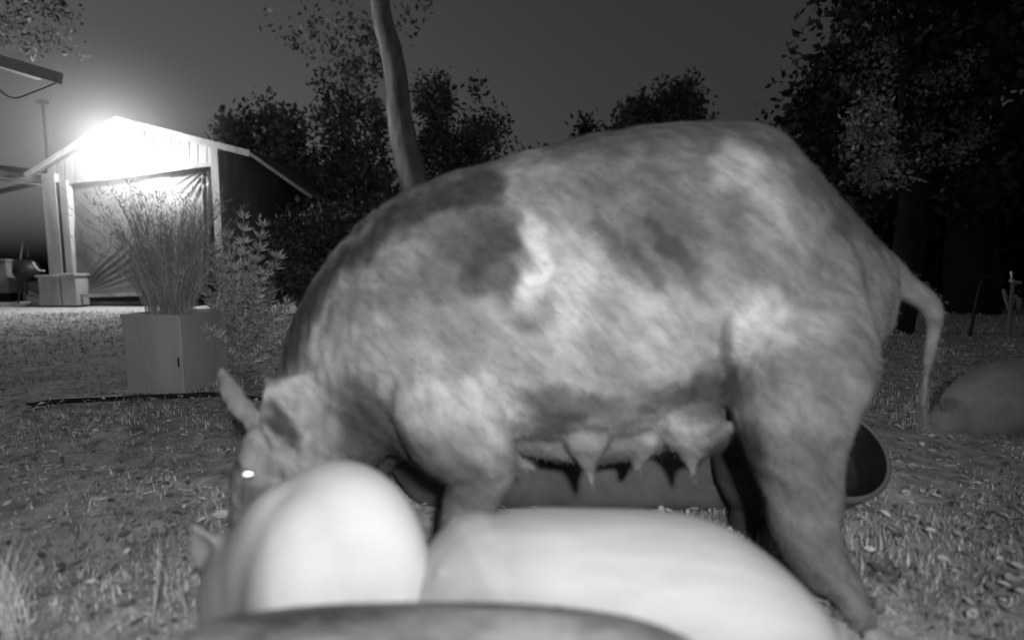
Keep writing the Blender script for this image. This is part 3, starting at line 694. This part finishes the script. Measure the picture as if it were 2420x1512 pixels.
# scattering volume added round the lamp to imitate lens bloom
def bloom_volume():
    m = bpy.data.materials.new('bloom_volume'); m.use_nodes = True; n = m.node_tree.nodes; l = m.node_tree.links; n.clear()
    o = n.new('ShaderNodeOutputMaterial'); pv = n.new('ShaderNodeVolumePrincipled'); pv.inputs['Color'].default_value = (1, 1, 1, 1); pv.inputs['Anisotropy'].default_value = .0
    tc = n.new('ShaderNodeTexCoord'); ln = n.new('ShaderNodeVectorMath'); ln.operation = 'LENGTH'; mr = n.new('ShaderNodeMapRange'); mr.interpolation_type = 'SMOOTHSTEP'
    mr.inputs[1].default_value = 0.0; mr.inputs[2].default_value = 1.0; mr.inputs[3].default_value = .17; mr.inputs[4].default_value = 0
    l.new(tc.outputs['Object'], ln.inputs[0]); l.new(ln.outputs['Value'], mr.inputs[0]); l.new(mr.outputs[0], pv.inputs['Density']); l.new(pv.outputs[0], o.inputs['Volume'])
    v, f = ell((0, 0, 0), 1, 1, 1, seg=32); ob = link('bloom_volume', mesh('bloom_volume', v, f), m); ob.location = LAMP; ob.scale = (2.0, 2.0, 1.9)
    tag(ob, kind='stuff')
bloom_volume()

# things under the lean-to
def lean_to_things():
    c = P(18, 655, 8.9); m = MB(); z0 = .25
    root = empty('storage_bin', (c.x, c.y, 0), 'pale grey storage bin under the lean-to at the left edge', 'bin')
    a = P(2, 618, 8.9); b = P(34, 692, 8.9); m.box(((a.x+b.x)/2, a.y, (a.z+b.z)/2), (b.x-a.x, .3, a.z-b.z)); link('body', m.done('body'), M['bin'], root, smooth=False, bevel=.01)
    m = MB(); m.box(((a.x+b.x)/2, a.y, a.z+.02), (b.x-a.x+.04, .34, .04)); link('lid', m.done('lid'), M['wood_dull'], root, smooth=False, bevel=.01)
    m = MB(); m.box(((a.x+b.x)/2, a.y, (b.z+.07)/2), (b.x-a.x-.05, .25, b.z-.07)); link('stand', m.done('stand'), M['dark'], root, smooth=False)
    c = P(66, 640, 8.7); root = empty('grill', (c.x, c.y, 0), 'dark round barbecue grill with a shiny handle beside the shed post', 'grill')
    m = MB(); m.add(*ell(c, .20, .2, .19, seg=20)); link('bowl', m.done('bowl'), M['black'], root)
    for k in range(3):
        an = k*2.09+.4; m = MB(); m.tube([c+Vector((math.cos(an)*.1, math.sin(an)*.1, -.12)), Vector((c.x+math.cos(an)*.22, c.y+math.sin(an)*.2, .07))], [.012, .012], 8, 2); link('leg', m.done('leg'), M['black'], root)
    m = MB(); m.tube([P(78, 621, 8.5), P(88, 636, 8.5), P(96, 640, 8.5), P(104, 640, 8.5)], [.016]*4, 8, 4); link('handle', m.done('handle'), M['wood'], root)
    m = MB(); m.tube([P(48, 612, 8.8), P(55, 566, 8.8)], [.012, .01], 8, 2); m2 = MB(); m2.tube([P(66, 606, 8.8), P(70, 572, 8.8)], [.012, .01], 8, 2)
    tag(link('rod', m.done('rod'), M['bin']), 'leftmost of two thin rods standing up behind the grill', 'rod', 'rods behind the grill'); tag(link('rod', m2.done('rod'), M['bin']), 'thin upright rod behind the grill nearer the shed post', 'rod', 'rods behind the grill')
    m = MB(); m.beam(P(66, 704, 8.5), P(106, 726-14, 8.5), .05, .10); m.beam(P(70, 690, 8.5), P(108, 706, 8.5), .04, .05); tag(link('board', m.done('board'), M['bin'], smooth=False), 'grey board leaning against the pier of the shed', 'board')
lean_to_things()

# house eave in the upper left corner
def house():
    d = 5.4; a = P(-420, 20, d); b = P(143, 186, d); root = empty('house_roof', (b.x-1, b.y, 0), 'corner of a house eave with pale fascia in the upper left corner', 'roof')
    m = MB(); m.beam(a, b, .05, .115); link('fascia', m.done('fascia'), M['paint'], root, smooth=False)
    m = MB(); bk = Vector((-2.6, 2.6, .9)); up = Vector((0, 0, .04)); m.hexa([a, b, b+bk, a+bk, a+up, b+up, b+bk+up, a+bk+up]); m.v = [p+Vector((0, .03, .02)) for p in m.v]; link('roof_sheet', m.done('roof_sheet'), M['roof'], root, smooth=False)
    m = MB(); m.box((a.x-.6, a.y+1.0, 1.6), (.3, .3, 3.2)); link('corner_post', m.done('post'), M['wood_dull'], root, smooth=False)
    m = MB(); m.tube([P(-60, 150, d), P(0, 214, d), P(35, 232, d), P(80, 218, d), P(135, 196, d)], [.008]*5, 6, 5); tag(link('cable', m.done('cable'), M['bin']), 'thin cable sagging below the house eave', 'cable')
    m = MB(); c = P(100, 241, 9.6); m.tube([Vector((c.x, c.y, 0)), Vector((c.x, c.y, c.z-.05))], [.03, .025], 10, 2); root = empty('pole', (c.x, c.y, 0), 'thin pole with a small pale cap left of the shed peak', 'pole'); link('shaft', m.done('shaft'), M['wood_dull'], root)
    m = MB(); m.box((c.x, c.y, c.z), (.15, .12, .07)); link('cap', m.done('cap'), M['wood'], root, bevel=.01)
house()

# ------------------------------------------------------------------ trees
def tree(name, label, cat, base, trunk, clumps, leaf, m, group=None, n=90, tm=None, limbs=True):
    """trunk = [(point, radius)], clumps = [(centre, radius, leaves, value)]"""
    root = empty(name, base, label, cat, group)
    t = MB(); t.tube([p for p, r in trunk], [r for p, r in trunk], 18, 5)
    tp = [p for p, r in trunk]
    if limbs:
        for c, r, k, vv in clumps[::2]:
            a = min(tp, key=lambda q: (q-c).length); rr = .02+.02*r
            t.tube([a, a.lerp(c, .5)+Vector((0, 0, .15*r)), c], [rr*1.6, rr, rr*.4], 7, 3)
    tme = t.done('trunk')
    for v_ in tme.vertices:
        v_.co += v_.normal*.02*mn.fractal(Vector((v_.co.x*8, v_.co.y*8, v_.co.z*2)), 1, 2, 3)
    link('trunk', tme, tm or M['bark'], root)
    V = []; F = []; C = []
    for c, r, k, vv in clumps:
        # each clump is a spray of leafy twigs
        for q in range(max(3, int(k/14))):
            d = Vector((random.gauss(0, 1), random.gauss(0, 1), random.gauss(0, .8))).normalized(); s0 = c+d*r*random.uniform(.1, .5); s1 = c+d*r*random.uniform(.7, 1.25)
            for i in range(14):
                p = s0.lerp(s1, random.random())+Vector((random.gauss(0, 1), random.gauss(0, 1), random.gauss(0, 1)))*leaf*.9
                L = leaf*random.uniform(.6, 1.3); e = Vector((random.gauss(0, 1), random.gauss(0, 1), random.gauss(0, 1))).normalized(); e = (e+d*.6).normalized()
                s = e.cross(Vector((random.gauss(0, 1), random.gauss(0, 1), random.gauss(0, 1)))).normalized()*L*.28
                b = len(V); V.extend([p, p+e*L*.45-s, p+e*L, p+e*L*.45+s]); F.append((b, b+1, b+2, b+3)); C.extend([vv*random.uniform(.5, 1.4)]*4)
    me = mesh('crown', V, F); set_attr(me, 'coat', C); link('crown', me, m, root, smooth=False)
TD = 9.0
def cl(lst, d, dj=.6):
    return [(P(x, y, d+random.uniform(-dj, dj)), r, k, v) for x, y, r, k, v in lst]
trunk = [(Vector((P(1000, 700, TD).x, TD, -.1)), .32), (P(995, 560, TD), .27), (P(982, 450, TD), .25), (P(962, 370, TD), .245), (P(946, 280, TD), .215), (P(937, 190, TD), .195), (P(922, 110, TD), .185), (P(905, 50, TD), .175), (P(895, -30, TD), .165), (P(885, -150, TD), .15)]
c = []
for i in range(26):
    x = random.uniform(740, 905); y = random.uniform(60, 300); c.append((x, y, random.uniform(.18, .34), 42, .7))
for i in range(30):
    x = random.uniform(780, 915); y = random.uniform(230, 430); c.append((x, y, random.uniform(.22, .4), 75, .45))
for i in range(10): c.append((random.uniform(640, 1000), random.uniform(-120, 60), .4, 50, .7))
tree('tree', 'tall leaning tree with a pale lit left edge rising behind the sow neck', 'tree', (P(985, 700, TD).x, TD, 0), trunk, cl(c, TD+1.1, .5), .125, M['leaf_mid'], limbs=False)
def bushy(name, label, d, pts, leaf, m, group=None, basex=None, cat='tree'):
    bx = basex if basex is not None else sum(p[0] for p in pts)/len(pts)
    B = P(bx, 640, d); ty = min(p[1] for p in pts); top = P(bx, ty+40, d)
    tree(name, label, cat, (B.x, B.y, 0), [(Vector((B.x, B.y, -.1)), .14), (Vector((B.x+.05, B.y, max(.8, top.z*.5))), .11), (top, .04)], cl(pts, d, .5), leaf, m, group, tm=M['dark_bark'], limbs=False)
def blob(x0, x1, y0, y1, n, r, k, v, shape=None):
    o = []
    while len(o) < n:
        x = random.uniform(x0, x1); y = random.uniform(y0, y1)
        if shape and not shape(x, y): continue
        o.append((x, y, random.uniform(.7, 1.2)*r, k, v*random.uniform(.6, 1.3)))
    return o
g = 'trees along the back of the yard'
bushy('bush', 'black silhouetted bush with ragged sprays just right of the leaning trunk', 10.3,
      blob(985, 1080, 215, 430, 26, .30, 150, 1.0)+blob(1060, 1190, 270, 420, 22, .26, 110, 1.0, lambda x, y: y > 200+(x-1000)*.55)+[(1045, 180, .08, 16, .4), (1125, 200, .08, 16, .4), (1120, 225, .12, 28, .4), (1165, 285, .15, 30, .4), (1195, 292, .12, 25, .4), (1060, 215, .15, 30, .4)], .11, M['leaf_dark'], g, 1050)
bushy('bush', 'rounded dark tree top showing above the middle of the sow back', 11,
      blob(1480, 1660, 215, 330, 34, .34, 150, 1.0, lambda x, y: y > 205+abs(x-1590)*.55)+blob(1375, 1500, 285, 330, 12, .16, 50, .4)+blob(1450, 1700, 330, 600, 30, .5, 120, .3), .13, M['leaf_dark'], g, 1590)
bushy('bush', 'dim grey leafy tree behind the right slope of the shed roof', 11.5,
      blob(530, 700, 270, 420, 40, .36, 110, 1.8, lambda x, y: y > 262+abs(x-640)*.35)+blob(560, 760, 380, 640, 36, .5, 130, .5), .14, M['leaf_dark'], g, 630)
bushy('bush', 'dark hedge-like tree filling the gap between shed and leaning trunk', 10.2,
      blob(720, 960, 360, 660, 62, .42, 130, .9, lambda x, y: y > 365+abs(x-860)*.25), .13, M['leaf_dark'], g, 840)
bushy('bush', 'low black bush behind the planter and the sow neck', 7.0,
      blob(640, 960, 520, 690, 52, .26, 120, .6), .09, M['leaf_dark'], g, 760, 'bush')
bushy('bush', 'dark far tree hidden low behind the sow shoulder', 12, blob(1040, 1400, 380, 660, 60, .55, 110, .7), .15, M['leaf_dark'], g, 1200)
# the big tree at the right, its near leaves caught by the infrared lamp
c = blob(1880, 2420, -60, 460, 130, .42, 190, .32, lambda x, y: (x > 1960 or y > 190+(1960-x)*.4) and not (1985 < x < 2090 and 20 < y < 110 and random.random() < .7))
tree('big_tree', 'big dark tree with drooping leafy boughs filling the right of the picture', 'tree', (P(2300, 640, 7.2).x, 7.2, 0),
     [(Vector((P(2300, 640, 7.2).x, 7.2, -.1)), .32), (P(2290, 420, 7.2), .26), (P(2260, 200, 7.2), .2), (P(2230, -50, 7.2), .14)], cl(c, 7.2, .9), .13, M['leaf_dark'], tm=M['dark_bark'])
c = blob(2000, 2180, 200, 440, 30, .15, 60, 1.0, lambda x, y: abs((x-2060)-(y-300)*.45) < 70)+blob(2150, 2330, 120, 380, 18, .15, 45, .45)+blob(2040, 2110, 120, 240, 6, .14, 40, .6)
bushy('slender_tree', 'slender tree with pale leaves hanging in front of the big dark tree', 5.0, c, .055, M['leaf_pale'], None, 2130)
bushy('bush', 'black undergrowth behind the sow rump at right', 8.4, blob(1830, 2150, 400, 690, 80, .4, 140, .16), .13, M['leaf_dark'], g, 1990, 'bush')
bushy('bush', 'black undergrowth at the right edge below the big tree', 8.8, blob(2140, 2600, 380, 690, 100, .45, 150, .12), .14, M['leaf_dark'], g, 2350, 'bush')
bushy('overhanging_tree', 'faint grey leaf sprays above the house eave in the top left corner', 8.5, blob(-60, 190, -80, 130, 26, .22, 40, .7), .08, M['leaf_dark'], None, -250)
# high thin twigs in the middle top
# yard tap at the far right edge
def tap():
    d = 4.6; c = P(2392, 690, d); root = empty('yard_tap', (c.x, c.y, 0), 'small shiny metal yard tap standing in the dark at the right edge', 'tap')
    m = MB(); m.tube([Vector((c.x, c.y, 0)), Vector((c.x, c.y, P(0, 668, d).z))], [.016, .014], 10, 2); link('pipe', m.done('pipe'), M['wood_dull'], root)
    m = MB(); m.tube([P(2391, 664, d), P(2398, 668, d), P(2412, 668, d)], [.022, .02, .012], 10, 3); m.tube([P(2391, 664, d), P(2390, 643, d)], [.01, .012], 8, 2); link('spout', m.done('spout'), M['metal'], root)
    m = MB(); m.tube([P(2372, 685, d), P(2376, 705, d), P(2384, 732, d)], [.012, .014, .008], 8, 3); m.tube([P(2398, 700, d), P(2408, 712, d), P(2406, 730, d)], [.02, .022, .01], 8, 3); link('handle', m.done('handle'), M['wood'], root)
    m = MB(); m.tube([P(2372, 668, d), P(2350, 655, d), P(2325, 656, d), P(2310, 700, d), Vector((P(2300, 640, d).x, d, .02))], [.012]*5, 8, 5); tag(link('hose', m.done('hose'), M['black']), 'dim hose arching down beside the yard tap at the right edge', 'hose')
tap()
# bright scraps on the grass
for i, (x, y, s_, lab) in enumerate(((394, 1122, .020, 'pale curled leaf lying on the grass left of the sow eye'), (665, 745, .035, 'small shiny scrap below the leafy shrub'), (505, 1412, .015, 'pale pebble beside the white pig at lower left'), (100, 1075, .02, 'thin curled white scrap in the grass at far left'), (180, 885, .03, 'shiny bit of litter in the grass left of the planter'))):
    g_ = G(x, max(y, 760)) if i != 1 else G(x, 800); m = MB()
    if i == 2: m.add(*ell(g_+Vector((0, 0, .008)), .012, .009, .007, seg=12)); nm = 'pebble'
    else:
        v = []; 
        for a in range(7):
            for b in (-1, 1): t = a/6-.5; v.append(g_+Vector((t*s_*2, b*s_*.35*(1-4*t*t*.8), .012+s_*.35*math.cos(t*4)+b*.003)))
        m.add(v, [(2*k, 2*k+2, 2*k+3, 2*k+1) for k in range(6)]); nm = 'dry_leaf' if i == 0 else 'scrap'
    o = link(nm, m.done(nm), M['litter_stalk'] if i in (0, 2) else M['wood'])
    if i != 2: so = o.modifiers.new('s', 'SOLIDIFY'); so.thickness = .0015
    tag(o, lab, 'leaf' if i == 0 else ('pebble' if i == 2 else 'scrap'))
